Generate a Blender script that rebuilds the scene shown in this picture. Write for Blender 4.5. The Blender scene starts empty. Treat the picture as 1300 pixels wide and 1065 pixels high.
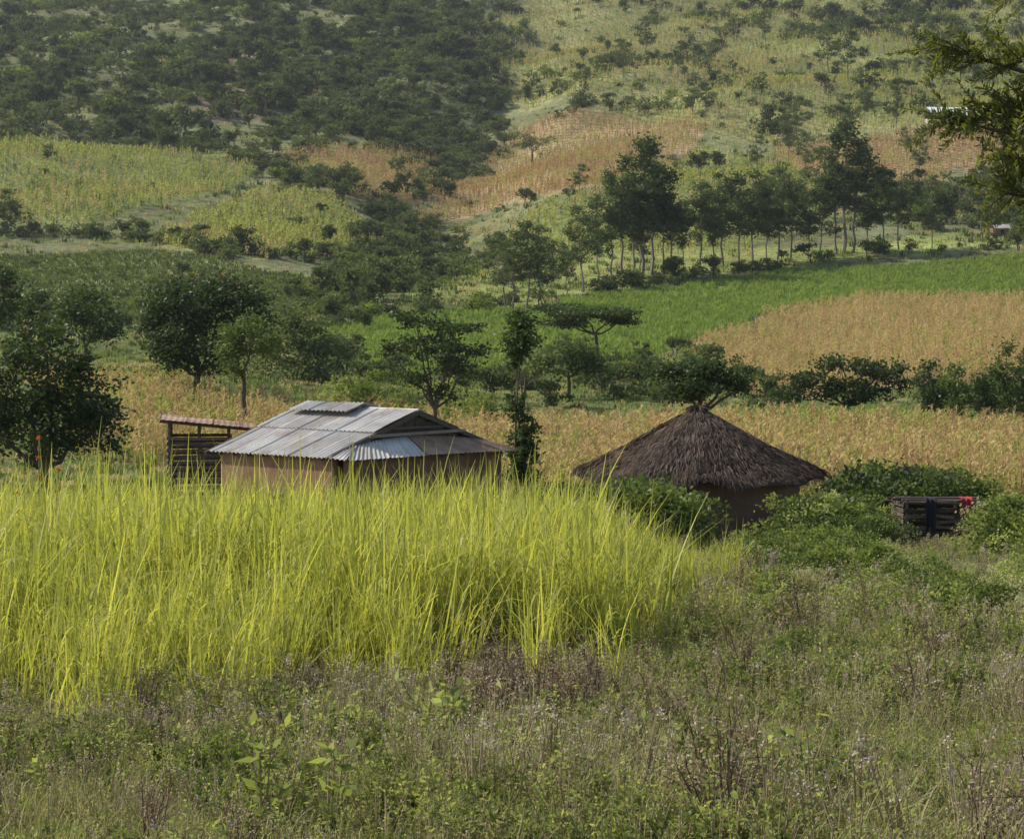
import bpy, math, numpy as np
from mathutils import Vector, Matrix
rng=np.random.default_rng(7)
F=3058.0   # survey chart scale: bearing = (b-650)/F, slope = (400-e)/F
scene=bpy.context.scene
C0=scene.collection

# ------------------------------------------------------------ terrain height
kd=np.array([-80,0,60,80,110,150,200,250,300,350,420,500,600,750,900,1100,1300,1600,2200,3200.])
kz=np.array([3.84,-1.76,-5.96,-6.25,-6.45,-6.4,-5.2,-2.45,1.5,6.3,15.2,27.8,46,78.5,114.8,172,215,250,262,262.])
T=np.arange(-80,3200,1.0); Z=np.interp(T,kd,kz)
k=np.exp(-np.linspace(-2,2,31)**2); k/=k.sum()
Zs=np.convolve(np.pad(Z,15,mode='edge'),k,'valid'); Z=np.where(T<45,Z,Zs)
def sm(a,b,x):
    t=np.clip((x-a)/(b-a),0,1); return t*t*(3-2*t)
def H(x,y):
    x=np.asarray(x,float); y=np.asarray(y,float)
    z=np.interp(y,T,Z)
    a=np.clip((y-220)/400,0,1)
    z=z+a*(5*np.sin(x/47+1.3+y/160)*np.sin(y/83+.5)+2.2*np.sin(x/21+y/37)+1.2*np.sin(x/13-y/17+2))
    z=z+2.2*np.exp(-((y-150)/45)**2)*sm(-5,-22,x)
    xr=np.interp(y,[250,350,500,700,900],[-12,-17,-12,-2,10])
    z=z-7*np.exp(-((x-xr)/16)**2)*sm(300,420,y)*(1-sm(800,950,y))
    z=z+0.05*np.sin(x*1.3+y*.4)*np.sin(y*.9-x*.3)*(1-sm(60,90,y))
    return z
YS=np.concatenate([np.arange(10,100,.5),np.arange(100,1290,1.0)])
def ground_at(b,e):
    u=(b-650)/F
    r=400-H(u*YS,YS)/YS*F
    i=np.argmax(r<=e) if (r<=e).any() else len(YS)-1
    return u*YS[i],YS[i]
def poly(pts):
    return np.array([ground_at(b,e) for b,e in pts])
def inside(P,x,y):
    n=len(P); r=np.zeros(np.shape(x),bool); j=n-1
    for i in range(n):
        xi,yi=P[i]; xj,yj=P[j]
        c=((yi>y)!=(yj>y))
        with np.errstate(divide='ignore',invalid='ignore'):
            r^= c&(x<(xj-xi)*(y-yi)/(yj-yi+1e-12)+xi)
        j=i
    return r
def wob(x,y,s=1.0):
    return (x+s*(np.sin(y*.21+x*.05)+.6*np.sin(y*.53+x*.31)),y+s*(np.sin(x*.23+1)+.7*np.sin(x*.47+y*.2)))
def vnoise(x,y,s):
    return (np.sin(x/s+1.7*np.sin(y/s*.7))*np.cos(y/s*1.1+1.3*np.sin(x/s*.6+2))+.5*np.sin(x/s*2.3+y/s*1.9+1))/1.5

# ------------------------------------------------------------ mesh builder
def nrm(v): return v/(np.linalg.norm(v,axis=-1,keepdims=True)+1e-9)
class MB:
    def __init__(s): s.V=[];s.Q=[];s.M=[];s.T=[];s.n=0
    def add(s,v,q,mat=0,tint=0.5):
        v=np.asarray(v,float).reshape(-1,3); q=np.asarray(q,int).reshape(-1,4)
        s.V.append(v); s.Q.append(q+s.n); s.M.append(np.full(len(q),mat)); 
        s.T.append(np.broadcast_to(np.asarray(tint,float),(len(v),)).copy()); s.n+=len(v)
    def tube(s,pts,rad,sides=6,mat=0,tint=.5):
        pts=np.asarray(pts,float); K=len(pts); rad=np.broadcast_to(rad,(K,))
        t=nrm(np.gradient(pts,axis=0)); ref=np.array([1,0,0.]) if abs(t[0][0])<.8 else np.array([0,1,0.])
        a=nrm(np.cross(t,ref)); b=np.cross(t,a)
        th=np.arange(sides)*2*np.pi/sides
        ring=pts[:,None]+rad[:,None,None]*(np.cos(th)[None,:,None]*a[:,None]+np.sin(th)[None,:,None]*b[:,None])
        q=[]
        for i in range(K-1):
            for j in range(sides):
                j2=(j+1)%sides; q.append((i*sides+j,i*sides+j2,(i+1)*sides+j2,(i+1)*sides+j))
        if sides==4: q+= [(3,2,1,0),tuple((K-1)*sides+np.arange(4))]
        if sides==6:
            o=(K-1)*6; q+=[(3,2,1,0),(5,4,3,0),(o,o+1,o+2,o+3),(o,o+3,o+4,o+5)]
        s.add(ring.reshape(-1,3),q,mat,tint)
    def box(s,c,h,R=None,mat=0,tint=.5):
        v=np.array([[x,y,z] for x in(-1,1) for y in(-1,1) for z in(-1,1)],float)*np.array(h)
        if R is not None: v=v@np.array(R).T
        s.add(v+np.array(c),[(0,1,3,2),(4,6,7,5),(0,4,5,1),(2,3,7,6),(0,2,6,4),(1,5,7,3)],mat,tint)
    def beam(s,p,q,w,h,mat=0,tint=.5):
        p=np.array(p,float);q=np.array(q,float);d=q-p;L=np.linalg.norm(d);d/=L
        up=np.array([0,0,1.]) if abs(d[2])<.9 else np.array([0,1.,0]); a=nrm(np.cross(up,d)); b=np.cross(d,a)
        s.box((p+q)/2,(L/2,w/2,h/2),np.stack([d,a,b],1),mat,tint)
    def leaves(s,c,d,L,W,mat=0,tint=.5,g=None):
        g=g or rng
        c=np.asarray(c);N=len(c); L=np.broadcast_to(L,(N,))[:,None];W=np.broadcast_to(W,(N,))[:,None]
        d=nrm(d); sd=nrm(np.cross(d,g.normal(size=(N,3)))); m=c+d*L*.45
        v=np.stack([c,m+sd*W*.5,c+d*L,m-sd*W*.5],1)
        s.add(v.reshape(-1,3),np.arange(4*N).reshape(N,4),mat,np.repeat(np.broadcast_to(tint,(N,)),4))
    def blades(s,base,az,h,lean,droop,w,segs=4,mat=0,tint=.5,g=None):
        g=g or rng
        base=np.asarray(base);N=len(base); B=lambda q:np.broadcast_to(q,(N,)).astype(float)
        az,h,lean,droop,w=map(B,(az,h,lean,droop,w)); t=np.linspace(0,1,segs+1)
        hd=np.stack([np.cos(az),np.sin(az),0*az],1); tw=az+np.pi/2+g.normal(0,.5,N)
        sd=np.stack([np.cos(tw),np.sin(tw),0*az],1)
        cx=lean[:,None]*h[:,None]*t**1.8; cz=h[:,None]*(t-droop[:,None]*t**3)
        p=base[:,None]+hd[:,None]*cx[...,None]; p[...,2]+=cz
        ww=w[:,None]*np.minimum(1,.55+1.2*t)*(1-t**2.5*.92)*.5
        l=p-sd[:,None]*ww[...,None]; r=p+sd[:,None]*ww[...,None]
        v=np.stack([l,r],2).reshape(-1,3); st=2*(segs+1)
        q0=np.array([[2*i,2*i+1,2*i+3,2*i+2] for i in range(segs)])
        q=(np.arange(N)[:,None,None]*st+q0).reshape(-1,4)
        s.add(v,q,mat,np.repeat(np.broadcast_to(tint,(N,)),st))
    def mesh(s,name,mats,smooth=False):
        V=np.concatenate(s.V);Q=np.concatenate(s.Q);M=np.concatenate(s.M);Tn=np.concatenate(s.T)
        me=bpy.data.meshes.new(name)
        me.vertices.add(len(V)); me.vertices.foreach_set('co',V.ravel().astype(np.float32))
        me.loops.add(len(Q)*4); me.loops.foreach_set('vertex_index',Q.ravel().astype(np.int32))
        me.polygons.add(len(Q)); me.polygons.foreach_set('loop_start',np.arange(0,len(Q)*4,4,dtype=np.int32))
        me.polygons.foreach_set('material_index',M.astype(np.int32))
        me.polygons.foreach_set('use_smooth',np.full(len(Q),smooth))
        for m in mats: me.materials.append(m)
        me.update(calc_edges=True)
        a=me.attributes.new('tint','FLOAT','POINT'); a.data.foreach_set('value',Tn.astype(np.float32))
        return me
    def obj(s,name,mats,loc=(0,0,0),parent=None,smooth=False,link=True):
        o=bpy.data.objects.new(name,s.mesh(name,mats,smooth)); o.location=loc
        if link: C0.objects.link(o)
        if parent: o.parent=parent
        return o
def empty(name,loc=(0,0,0),rz=0):
    o=bpy.data.objects.new(name,None); o.location=loc; o.rotation_euler=(0,0,rz); o.empty_display_size=.3; C0.objects.link(o); return o

# ------------------------------------------------------------ materials
def newmat(name):
    m=bpy.data.materials.new(name); m.use_nodes=True; nt=m.node_tree; nt.nodes.clear()
    return m,nt,nt.nodes.new('ShaderNodeOutputMaterial')
def leafmat(name,dark,light,trans=.4,tcol=None,gloss=0,rand=.45):
    m,nt,out=newmat(name); N=nt.nodes.new; L=nt.links.new
    at=N('ShaderNodeAttribute'); at.attribute_name='tint'
    oi=N('ShaderNodeObjectInfo')
    a=N('ShaderNodeMath');a.operation='MULTIPLY';a.inputs[1].default_value=1-rand; L(at.outputs['Fac'],a.inputs[0])
    b=N('ShaderNodeMath');b.operation='MULTIPLY_ADD';b.inputs[1].default_value=rand; L(oi.outputs['Random'],b.inputs[0]); L(a.outputs[0],b.inputs[2])
    mx=N('ShaderNodeMix');mx.data_type='RGBA'; mx.inputs[6].default_value=(*dark,1); mx.inputs[7].default_value=(*light,1); L(b.outputs[0],mx.inputs[0])
    if gloss:
        p=N('ShaderNodeBsdfPrincipled'); p.inputs['Roughness'].default_value=.5; p.inputs['Specular IOR Level'].default_value=gloss
        L(mx.outputs[2],p.inputs['Base Color'])
    else:
        p=N('ShaderNodeBsdfDiffuse'); L(mx.outputs[2],p.inputs['Color'])
    tr=N('ShaderNodeBsdfTranslucent')
    tm=N('ShaderNodeMix');tm.data_type='RGBA';tm.blend_type='MULTIPLY';tm.inputs[0].default_value=1
    tm.inputs[7].default_value=(*(tcol or (1.5,1.5,.7)),1); L(mx.outputs[2],tm.inputs[6]); L(tm.outputs[2],tr.inputs['Color'])
    ms=N('ShaderNodeMixShader'); ms.inputs[0].default_value=trans; L(p.outputs[0],ms.inputs[1]); L(tr.outputs[0],ms.inputs[2]); L(ms.outputs[0],out.inputs[0])
    return m
def solid(name,c1,c2,scale=3,rough=.9,metal=0,bump=.2,detail=6,stretch=(1,1,1),tintmix=.5,spec=.3,rust=None,rustamt=.6):
    m,nt,out=newmat(name); N=nt.nodes.new; L=nt.links.new
    tc=N('ShaderNodeTexCoord'); mp=N('ShaderNodeMapping'); mp.inputs['Scale'].default_value=stretch; L(tc.outputs['Object'],mp.inputs[0])
    nz=N('ShaderNodeTexNoise'); nz.inputs['Scale'].default_value=scale; nz.inputs['Detail'].default_value=detail; nz.inputs['Roughness'].default_value=.65; L(mp.outputs[0],nz.inputs['Vector'])
    cr=N('ShaderNodeMapRange'); cr.inputs[1].default_value=.32; cr.inputs[2].default_value=.68; L(nz.outputs['Fac'],cr.inputs[0])
    at=N('ShaderNodeAttribute'); at.attribute_name='tint'
    ad=N('ShaderNodeMix'); ad.data_type='FLOAT'; ad.inputs[0].default_value=tintmix; L(cr.outputs[0],ad.inputs[2]); L(at.outputs['Fac'],ad.inputs[3])
    mx=N('ShaderNodeMix');mx.data_type='RGBA'; mx.inputs[6].default_value=(*c1,1); mx.inputs[7].default_value=(*c2,1); L(ad.outputs[0],mx.inputs[0])
    p=N('ShaderNodeBsdfPrincipled'); p.inputs['Roughness'].default_value=rough; p.inputs['Metallic'].default_value=metal; p.inputs['Specular IOR Level'].default_value=spec
    colout=mx.outputs[2]
    if rust:
        n2=N('ShaderNodeTexNoise'); n2.inputs['Scale'].default_value=.8; n2.inputs['Detail'].default_value=9; n2.inputs['Roughness'].default_value=.7; L(tc.outputs['Object'],n2.inputs['Vector'])
        r2=N('ShaderNodeMapRange'); r2.inputs[1].default_value=.48; r2.inputs[2].default_value=.64; r2.inputs[4].default_value=rustamt; L(n2.outputs['Fac'],r2.inputs[0])
        m2=N('ShaderNodeMix');m2.data_type='RGBA'; m2.inputs[7].default_value=(*rust,1); L(r2.outputs[0],m2.inputs[0]); L(colout,m2.inputs[6]); colout=m2.outputs[2]
    L(colout,p.inputs['Base Color'])
    bp=N('ShaderNodeBump'); bp.inputs['Strength'].default_value=bump; bp.inputs['Distance'].default_value=.05; L(nz.outputs['Fac'],bp.inputs['Height']); L(bp.outputs[0],p.inputs['Normal'])
    L(p.outputs[0],out.inputs[0]); return m
M_bark=solid('bark',(.05,.035,.025),(.16,.12,.09),6,stretch=(1,1,.25))
M_palebark=solid('pale_bark',(.12,.10,.085),(.28,.24,.20),6,stretch=(1,1,.25))
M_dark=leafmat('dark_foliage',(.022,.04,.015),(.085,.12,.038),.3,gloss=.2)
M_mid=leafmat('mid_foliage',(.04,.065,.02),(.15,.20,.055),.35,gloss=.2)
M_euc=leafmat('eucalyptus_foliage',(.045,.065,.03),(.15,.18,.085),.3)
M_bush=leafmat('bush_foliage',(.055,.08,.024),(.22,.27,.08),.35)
M_hill=leafmat('hill_foliage',(.042,.06,.03),(.16,.19,.085),.3,rand=.65)  # paled and desaturated: some of the distance haze is put into the leaf colour
M_grass=leafmat('napier_grass_blade',(.19,.23,.04),(.62,.60,.15),.5,(1.25,1.25,.7),.3,rand=.4)
M_gcrop=leafmat('green_crop_leaf',(.09,.14,.04),(.28,.36,.11),.4)
M_weed=leafmat('weed_leaf',(.12,.155,.045),(.42,.46,.17),.45,(1.35,1.35,.75))
M_weed2=leafmat('weed_leaf_olive',(.20,.20,.085),(.52,.51,.27),.4,(1.2,1.2,.8))
M_straw=leafmat('dry_stem',(.22,.165,.10),(.60,.51,.35),.3,(1.2,1.1,.8))
M_pale=leafmat('pale_seed_head',(.40,.33,.29),(.66,.58,.52),.3,(1.1,1,.9))
M_twig=solid('brown_twig',(.07,.045,.03),(.22,.15,.10),10)
M_mz_dry=leafmat('dry_maize',(.32,.245,.105),(.72,.58,.30),.35,(1.1,1.05,.8))
M_mz_grn=leafmat('green_maize',(.18,.21,.06),(.50,.50,.20),.4)
M_mz_red=leafmat('reddish_maize',(.30,.20,.10),(.64,.46,.25),.35,(1.1,1,.8))
M_flower=leafmat('orange_flower',(.5,.10,.02),(.7,.22,.04),.3,(1,1,1))
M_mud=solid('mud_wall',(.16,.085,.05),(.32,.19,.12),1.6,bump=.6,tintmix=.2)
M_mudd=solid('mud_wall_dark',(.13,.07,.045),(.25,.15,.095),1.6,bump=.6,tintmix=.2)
M_wood=solid('weathered_wood',(.05,.038,.03),(.20,.155,.12),5,stretch=(1,1,1),tintmix=.6)
M_metal=solid('galvanised_iron',(.30,.285,.265),(.66,.64,.60),1.4,.75,0,.05,tintmix=.45,spec=.25,rust=(.27,.17,.115),rustamt=.6)
M_rust=solid('rusty_iron',(.17,.09,.055),(.46,.34,.26),1.5,.85,0,.1,tintmix=.25,spec=.1)
M_thatch=leafmat('thatch_straw',(.055,.042,.034),(.32,.245,.195),.12,(1.1,1,.9))
M_thatchb=solid('thatch_body',(.035,.026,.02),(.10,.078,.06),9,bump=.8)
M_board=solid('pale_board',(.20,.16,.12),(.38,.31,.24),4)

# ground
def ground_material():
    m,nt,out=newmat('ground_soil_and_grass'); N=nt.nodes.new; L=nt.links.new
    at=N('ShaderNodeAttribute'); at.attribute_name='Col'
    g=N('ShaderNodeNewGeometry')
    n1=N('ShaderNodeTexNoise'); n1.inputs['Scale'].default_value=.9; n1.inputs['Detail'].default_value=8; n1.inputs['Roughness'].default_value=.7; L(g.outputs['Position'],n1.inputs['Vector'])
    n2=N('ShaderNodeTexNoise'); n2.inputs['Scale'].default_value=.06; n2.inputs['Detail'].default_value=6; L(g.outputs['Position'],n2.inputs['Vector'])
    r1=N('ShaderNodeMapRange'); r1.inputs[1].default_value=.3;r1.inputs[2].default_value=.7;r1.inputs[3].default_value=.45;r1.inputs[4].default_value=1.5; L(n1.outputs['Fac'],r1.inputs[0])
    r2=N('ShaderNodeMapRange'); r2.inputs[1].default_value=.3;r2.inputs[2].default_value=.7;r2.inputs[3].default_value=.6;r2.inputs[4].default_value=1.3; L(n2.outputs['Fac'],r2.inputs[0])
    mu=N('ShaderNodeMath'); mu.operation='MULTIPLY'; L(r1.outputs[0],mu.inputs[0]); L(r2.outputs[0],mu.inputs[1])
    vm=N('ShaderNodeVectorMath'); vm.operation='SCALE'; L(at.outputs['Color'],vm.inputs[0]); L(mu.outputs[0],vm.inputs['Scale'])
    p=N('ShaderNodeBsdfDiffuse'); L(vm.outputs[0],p.inputs['Color'])
    bp=N('ShaderNodeBump'); bp.inputs['Strength'].default_value=.7; bp.inputs['Distance'].default_value=.4; L(n1.outputs['Fac'],bp.inputs['Height']); L(bp.outputs[0],p.inputs['Normal'])
    L(p.outputs[0],out.inputs[0]); return m

# fields: (boundary, colour, crop kind, row spacing, plant spacing)
FIELDS=[
 ('hill_fields', [(560,60),(640,20),(800,-30),(1450,-30),(1450,150),(1240,165),(1000,190),(880,170),(760,140),(640,135)], (.23,.24,.11),'g',2.6,1.3),
 ('top_bare', [(240,60),(330,55),(340,160),(240,150)], (.19,.155,.11),None,0,0),
 ('mid_hill', [(640,290),(760,245),(880,190),(1000,200),(1060,260),(940,320),(800,330),(680,320)], (.20,.23,.085),'g',2.6,1.3),
 ('left_upper', [(-150,175),(60,180),(200,195),(335,210),(250,255),(110,292),(-150,292)], (.21,.235,.10),'g',2.2,1.1),
 ('left_mound', [(190,312),(260,270),(350,246),(430,258),(482,300),(470,326),(340,336)], (.26,.28,.11),'g',2.0,.9),
 ('left_dry', [(352,196),(450,190),(560,202),(545,250),(500,262),(440,252),(385,228)], (.30,.22,.13),'r',2.0,.9),
 ('centre_dry', [(520,290),(560,240),(640,175),(750,142),(905,165),(870,195),(760,240),(640,262),(560,287)], (.33,.26,.15),'r',2.0,.9),
 ('right_dry', [(980,190),(1100,178),(1240,160),(1450,160),(1450,215),(1220,218),(1120,245),(1040,238)], (.33,.24,.14),'r',2.0,.9),
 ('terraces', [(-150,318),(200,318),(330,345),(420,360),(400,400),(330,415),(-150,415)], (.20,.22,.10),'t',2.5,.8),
 ('green_slope', [(400,418),(520,400),(640,395),(800,372),(1000,345),(1450,318),(1450,378),(1100,378),(1000,392),(885,432),(820,455),(640,470),(480,480)], (.19,.25,.08),'s',1.1,.8),
 ('under_trees', [(520,385),(640,330),(720,320),(1000,318),(1180,300),(1450,290),(1450,312),(1180,322),(900,350),(640,392)], (.25,.28,.10),None,0,0),
 ('right_orange', [(880,447),(1000,398),(1100,384),(1450,382),(1450,480),(1180,488),(1100,500),(980,512),(930,500)], (.38,.29,.15),'d',1.3,.7),
 ('green_strip', [(930,540),(1100,528),(1450,540),(1450,565),(1100,552),(930,556)], (.16,.21,.06),'s',.9,.6),
 ('near_maize', [(600,562),(830,556),(1060,556),(1450,568),(1450,655),(1040,650),(600,650)], (.25,.23,.11),'m',.85,.5),
 ('left_maize', [(60,492),(180,500),(350,528),(500,545),(600,562),(600,612),(350,612),(120,585)], (.25,.22,.11),'m',.95,.55),
]
PF=[(n,poly(p),c,k,a,b) for n,p,c,k,a,b in FIELDS]
# terrain sheet
ny=760; nx=640
yy=np.concatenate([np.linspace(-60,8,20)[:-1],8*np.exp(np.linspace(0,math.log(3100/8),ny))])
uu=np.linspace(-1,1,nx); uu=.55*uu*(.45+.55*uu**2)/1.0*1.6
X=uu[None,:]*(np.maximum(yy,0)[:,None]+70); X=X*1.0; Y=np.broadcast_to(yy[:,None],X.shape)
Zt=H(X,Y)
col=np.empty(X.shape+(3,)); col[:]=(.13,.155,.06)
wx,wy=wob(X,Y,1.5)
dark=(Y>330)[...,None]; col=np.where(dark,np.array([.175,.185,.095]),col)
near=(Y<60)[...,None]; col=np.where(near,np.array([.16,.155,.07]),col)
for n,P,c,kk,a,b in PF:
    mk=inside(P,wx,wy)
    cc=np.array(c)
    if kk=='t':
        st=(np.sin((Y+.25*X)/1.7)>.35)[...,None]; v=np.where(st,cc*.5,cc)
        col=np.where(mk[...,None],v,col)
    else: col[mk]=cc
nyy,nxx=X.shape
idx=np.arange(nyy*nxx).reshape(nyy,nxx)
q=np.stack([idx[:-1,:-1],idx[:-1,1:],idx[1:,1:],idx[1:,:-1]],-1).reshape(-1,4)
mb=MB(); mb.add(np.stack([X,Y,Zt],-1),q)
gm=ground_material()
ground=mb.obj('ground',[gm],smooth=True)
ca=ground.data.color_attributes.new('Col','FLOAT_COLOR','POINT')
ca.data.foreach_set('color',np.concatenate([col.reshape(-1,3),np.ones((nyy*nxx,1))],1).ravel().astype(np.float32))

# ------------------------------------------------------------ scatter
def scatter(name,P,scl,idx,sources,tilt=.06,zoff=0):
    N=len(P); P=np.array(P,float)
    col=bpy.data.collections.new(name+'_kinds')
    for i,o in enumerate(sources):
        o.name='%s_kind_%02d'%(name,i); col.objects.link(o)
    P3=np.column_stack([P[:,0],P[:,1],H(P[:,0],P[:,1])+zoff])
    me=bpy.data.meshes.new(name); me.vertices.add(N); me.vertices.foreach_set('co',P3.ravel().astype(np.float32)); me.update()
    rot=np.column_stack([rng.normal(0,tilt,N),rng.normal(0,tilt,N),rng.uniform(0,6.283,N)])
    a=me.attributes.new('rot','FLOAT_VECTOR','POINT'); a.data.foreach_set('vector',rot.ravel().astype(np.float32))
    a=me.attributes.new('scl','FLOAT','POINT'); a.data.foreach_set('value',np.asarray(scl,np.float32))
    a=me.attributes.new('kind','INT','POINT'); a.data.foreach_set('value',np.asarray(idx,np.int32))
    o=bpy.data.objects.new(name,me); C0.objects.link(o)
    ng=bpy.data.node_groups.new(name,'GeometryNodeTree')
    ng.interface.new_socket('Geometry',in_out='INPUT',socket_type='NodeSocketGeometry')
    ng.interface.new_socket('Geometry',in_out='OUTPUT',socket_type='NodeSocketGeometry')
    n=ng.nodes.new; gi=n('NodeGroupInput'); go=n('NodeGroupOutput')
    ci=n('GeometryNodeCollectionInfo'); ci.inputs['Collection'].default_value=col; ci.inputs['Separate Children'].default_value=True; ci.inputs['Reset Children'].default_value=True
    ip=n('GeometryNodeInstanceOnPoints'); ip.inputs['Pick Instance'].default_value=True
    def na(nm,t):
        x=n('GeometryNodeInputNamedAttribute'); x.data_type=t; x.inputs['Name'].default_value=nm
        return [s for s in x.outputs if s.name=='Attribute' and s.enabled][0]
    e=n('FunctionNodeEulerToRotation'); l=ng.links.new
    l(na('rot','FLOAT_VECTOR'),e.inputs[0]); l(e.outputs[0],ip.inputs['Rotation'])
    l(na('scl','FLOAT'),ip.inputs['Scale']); l(na('kind','INT'),ip.inputs['Instance Index'])
    l(gi.outputs[0],ip.inputs['Points']); l(ci.outputs[0],ip.inputs['Instance']); l(ip.outputs[0],go.inputs[0])
    md=o.modifiers.new('scatter','NODES'); md.node_group=ng
    return o

# ------------------------------------------------------------ vegetation kinds
def ldirs(g,N,up=.2):
    d=g.normal(size=(N,3)); d[:,2]=d[:,2]*.6+up; return d
def crown(mb,g,blobs,nclump,per,leafL,leafW,clr,mat,up=.1,hollow=.35,flat=.6):
    vol=np.array([b[3]*b[3]*b[4] for b in blobs])**.75; w=vol/vol.sum(); cs=[]
    for b,ww in zip(blobs,w):
        n=max(3,int(nclump*ww)); d=nrm(g.normal(size=(n,3))); r=(hollow+(1-hollow)*g.random((n,1))**.6)*g.uniform(.85,1.12,(n,1))
        c=np.array(b[:3])+d*r*np.array([b[3],b[3],b[4]]); cs.append(c)
    cs=np.concatenate(cs)
    for c in cs:
        m=int(per*g.uniform(.5,1.4)); s=clr*g.uniform(.6,1.3)
        p=c+g.normal(size=(m,3))*np.array([s,s,s*flat])*.6
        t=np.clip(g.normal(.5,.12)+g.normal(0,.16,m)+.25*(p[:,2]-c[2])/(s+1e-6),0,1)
        mb.leaves(p,ldirs(g,m,up),leafL*g.uniform(.6,1.3,m),leafW*g.uniform(.6,1.3,m),mat,t,g)
    return cs
def limb(mb,g,a,b,r0,r1,mat,k=4,sides=5,wig=.08):
    a=np.array(a,float);b=np.array(b,float);t=np.linspace(0,1,k+1)[:,None]; L=np.linalg.norm(b-a)
    p=a+(b-a)*t; p[1:-1]+=g.normal(0,wig*L,(k-1,3))*.5; p[:,2]+=(np.sin(t[:,0]*np.pi)*-.06*L)
    mb.tube(p,np.linspace(r0,r1,k+1),sides,mat,.5)
def build_tree(name,b,d,blobs,nclump=90,per=38,leaf=.2,clr=.5,mat=M_dark,tr=.16,seed=0,up=.1,flat=.6,lean=0,bark=M_bark,flowers=None,hollow=.35,base_y=None):
    g=np.random.default_rng(seed); x0=(b-650)/F*d; y0=d; z0=float(H(x0,y0)); k=d/F
    bl=[]
    for (bx,by,rx,rz) in blobs:
        bl.append(((bx-b)*k+0,g.uniform(-.4,.4)*rx*k,-(by-400)*k-z0,rx*k,rz*k))
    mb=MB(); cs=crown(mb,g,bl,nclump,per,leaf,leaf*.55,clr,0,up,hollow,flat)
    zmin=min(q[2]-q[4] for q in bl); ztop=max(q[2] for q in bl); xc=np.mean([q[0] for q in bl])
    fork=np.array([xc*.5,0,max(zmin*.9,ztop*.3)])
    limb(mb,g,(0,0,-.3),fork,tr*1.15,tr*.75,1,5,7,.03)
    for q_ in bl:
        c=np.array(q_[:3]); limb(mb,g,fork,c,tr*.55,tr*.2,1,4,5)
        near=cs[np.linalg.norm(cs-c,axis=1)<max(q_[3],q_[4])*1.1]
        for cc in near[g.permutation(len(near))[:10]]: limb(mb,g,c,cc,tr*.18,tr*.05,1,2,4)
    ms=[mat,bark]
    if flowers:
        ms.append(M_flower); tops=cs[np.argsort(-cs[:,2]+g.normal(0,.5,len(cs)))[:flowers]]
        for c in tops:
            p=c+g.normal(0,.10,(6,3))+np.array([0,0,clr*.35]); mb.leaves(p,ldirs(g,6,.5),leaf*.55,leaf*.35,2,g.random(6),g)
    return mb.obj(name,ms,(x0,y0,z0))
def src(mb,mats): return mb.obj('kind',mats,link=False)

# hill bushes (unit about 1 m radius)
def hill_bush(seed,mat=M_hill,n=20,per=24,tall=1.0,leaf=.22):
    g=np.random.default_rng(seed); mb=MB()
    bl=[(g.normal(0,.3),g.normal(0,.3),.45*tall+g.uniform(-.1,.25),g.uniform(.45,.75),g.uniform(.35,.55)*tall) for _ in range(4)]
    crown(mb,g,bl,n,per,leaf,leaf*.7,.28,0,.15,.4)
    limb(mb,g,(0,0,-.3),(0,0,.5),.06,.03,1,2,5); return src(mb,[mat,M_bark])
def hill_tree(seed,mat=M_hill,flat=False):
    g=np.random.default_rng(seed); mb=MB()
    if flat: bl=[(g.normal(0,.4),g.normal(0,.4),1.55+g.uniform(-.15,.15),g.uniform(.5,.8),.14) for _ in range(4)]
    else: bl=[(g.normal(0,.3),g.normal(0,.3),1.2+g.uniform(-.35,.5),g.uniform(.35,.6),g.uniform(.3,.45)) for _ in range(5)]
    crown(mb,g,bl,34,22,.2,.14,.22,0,.15,.4)
    limb(mb,g,(0,0,-.3),(0,0,1.0),.07,.04,1,3,5)
    for q_ in bl: limb(mb,g,(0,0,.7),q_[:3],.035,.015,1,2,4)
    return src(mb,[mat,M_bark])
BP=[];BS=[]
def fill(pts,dens,s0,s1,cl=25,thr=-.6,pw=1.0):
    P=poly(pts); lo=P.min(0);hi=P.max(0); n=int((hi-lo).prod()*dens)
    p=rng.uniform(lo,hi,(n,2)); m=inside(P,*wob(p[:,0],p[:,1],4))&(vnoise(p[:,0],p[:,1],cl)+rng.normal(0,.15,n)>thr); p=p[m]
    BP.append(p); BS.append((s0+(s1-s0)*rng.random(len(p))**pw)*rng.uniform(.8,1.2,len(p)))
def line(pts,sp,wid,s0,s1):
    P=poly(pts)
    for a,b in zip(P[:-1],P[1:]):
        n=max(2,int(np.linalg.norm(b-a)/sp)); t=rng.random((n,1)); p=a+(b-a)*t+rng.normal(0,wid,(n,2))
        BP.append(p);BS.append(rng.uniform(s0,s1,n))
FOREST=[(-150,-60),(700,-60),(650,20),(640,125),(540,190),(350,190),(200,185),(-150,168)]
fill(FOREST,.034,1.2,4.6,21,-.36,1.6)
fill(FOREST,.016,.7,1.7,9,-2)
fill([(340,60),(640,60),(640,130),(520,190),(350,190)],.030,1.6,4.2,16,-.55,1.5)
fill([(640,-40),(1450,-40),(1450,160),(1000,180),(700,140)],.011,1.5,3.8,26,.2,1.5)
fill([(640,-40),(1450,-40),(1450,160),(1000,180),(700,140)],.003,.8,2.4,26,-2)
fill([(960,-40),(1450,-40),(1450,60),(1000,60)],.022,1.8,4.2,22,-.1)
fill([(200,185),(335,205),(460,250),(500,290),(420,262),(330,225)],.05,1.2,2.8)
fill([(420,330),(520,290),(600,300),(640,330),(520,385),(420,400)],.045,1.0,2.6,11,-.2,1.5)
fill([(880,170),(1000,185),(1060,250),(1000,300),(900,250)],.02,1.3,3,18,0)
fill([(1040,240),(1180,225),(1450,225),(1450,295),(1180,300)],.035,1.3,3.2,16,-.2)
fill([(-100,180),(340,210),(480,330),(-100,300)],.003,1.0,2.0,16,-2)
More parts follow.
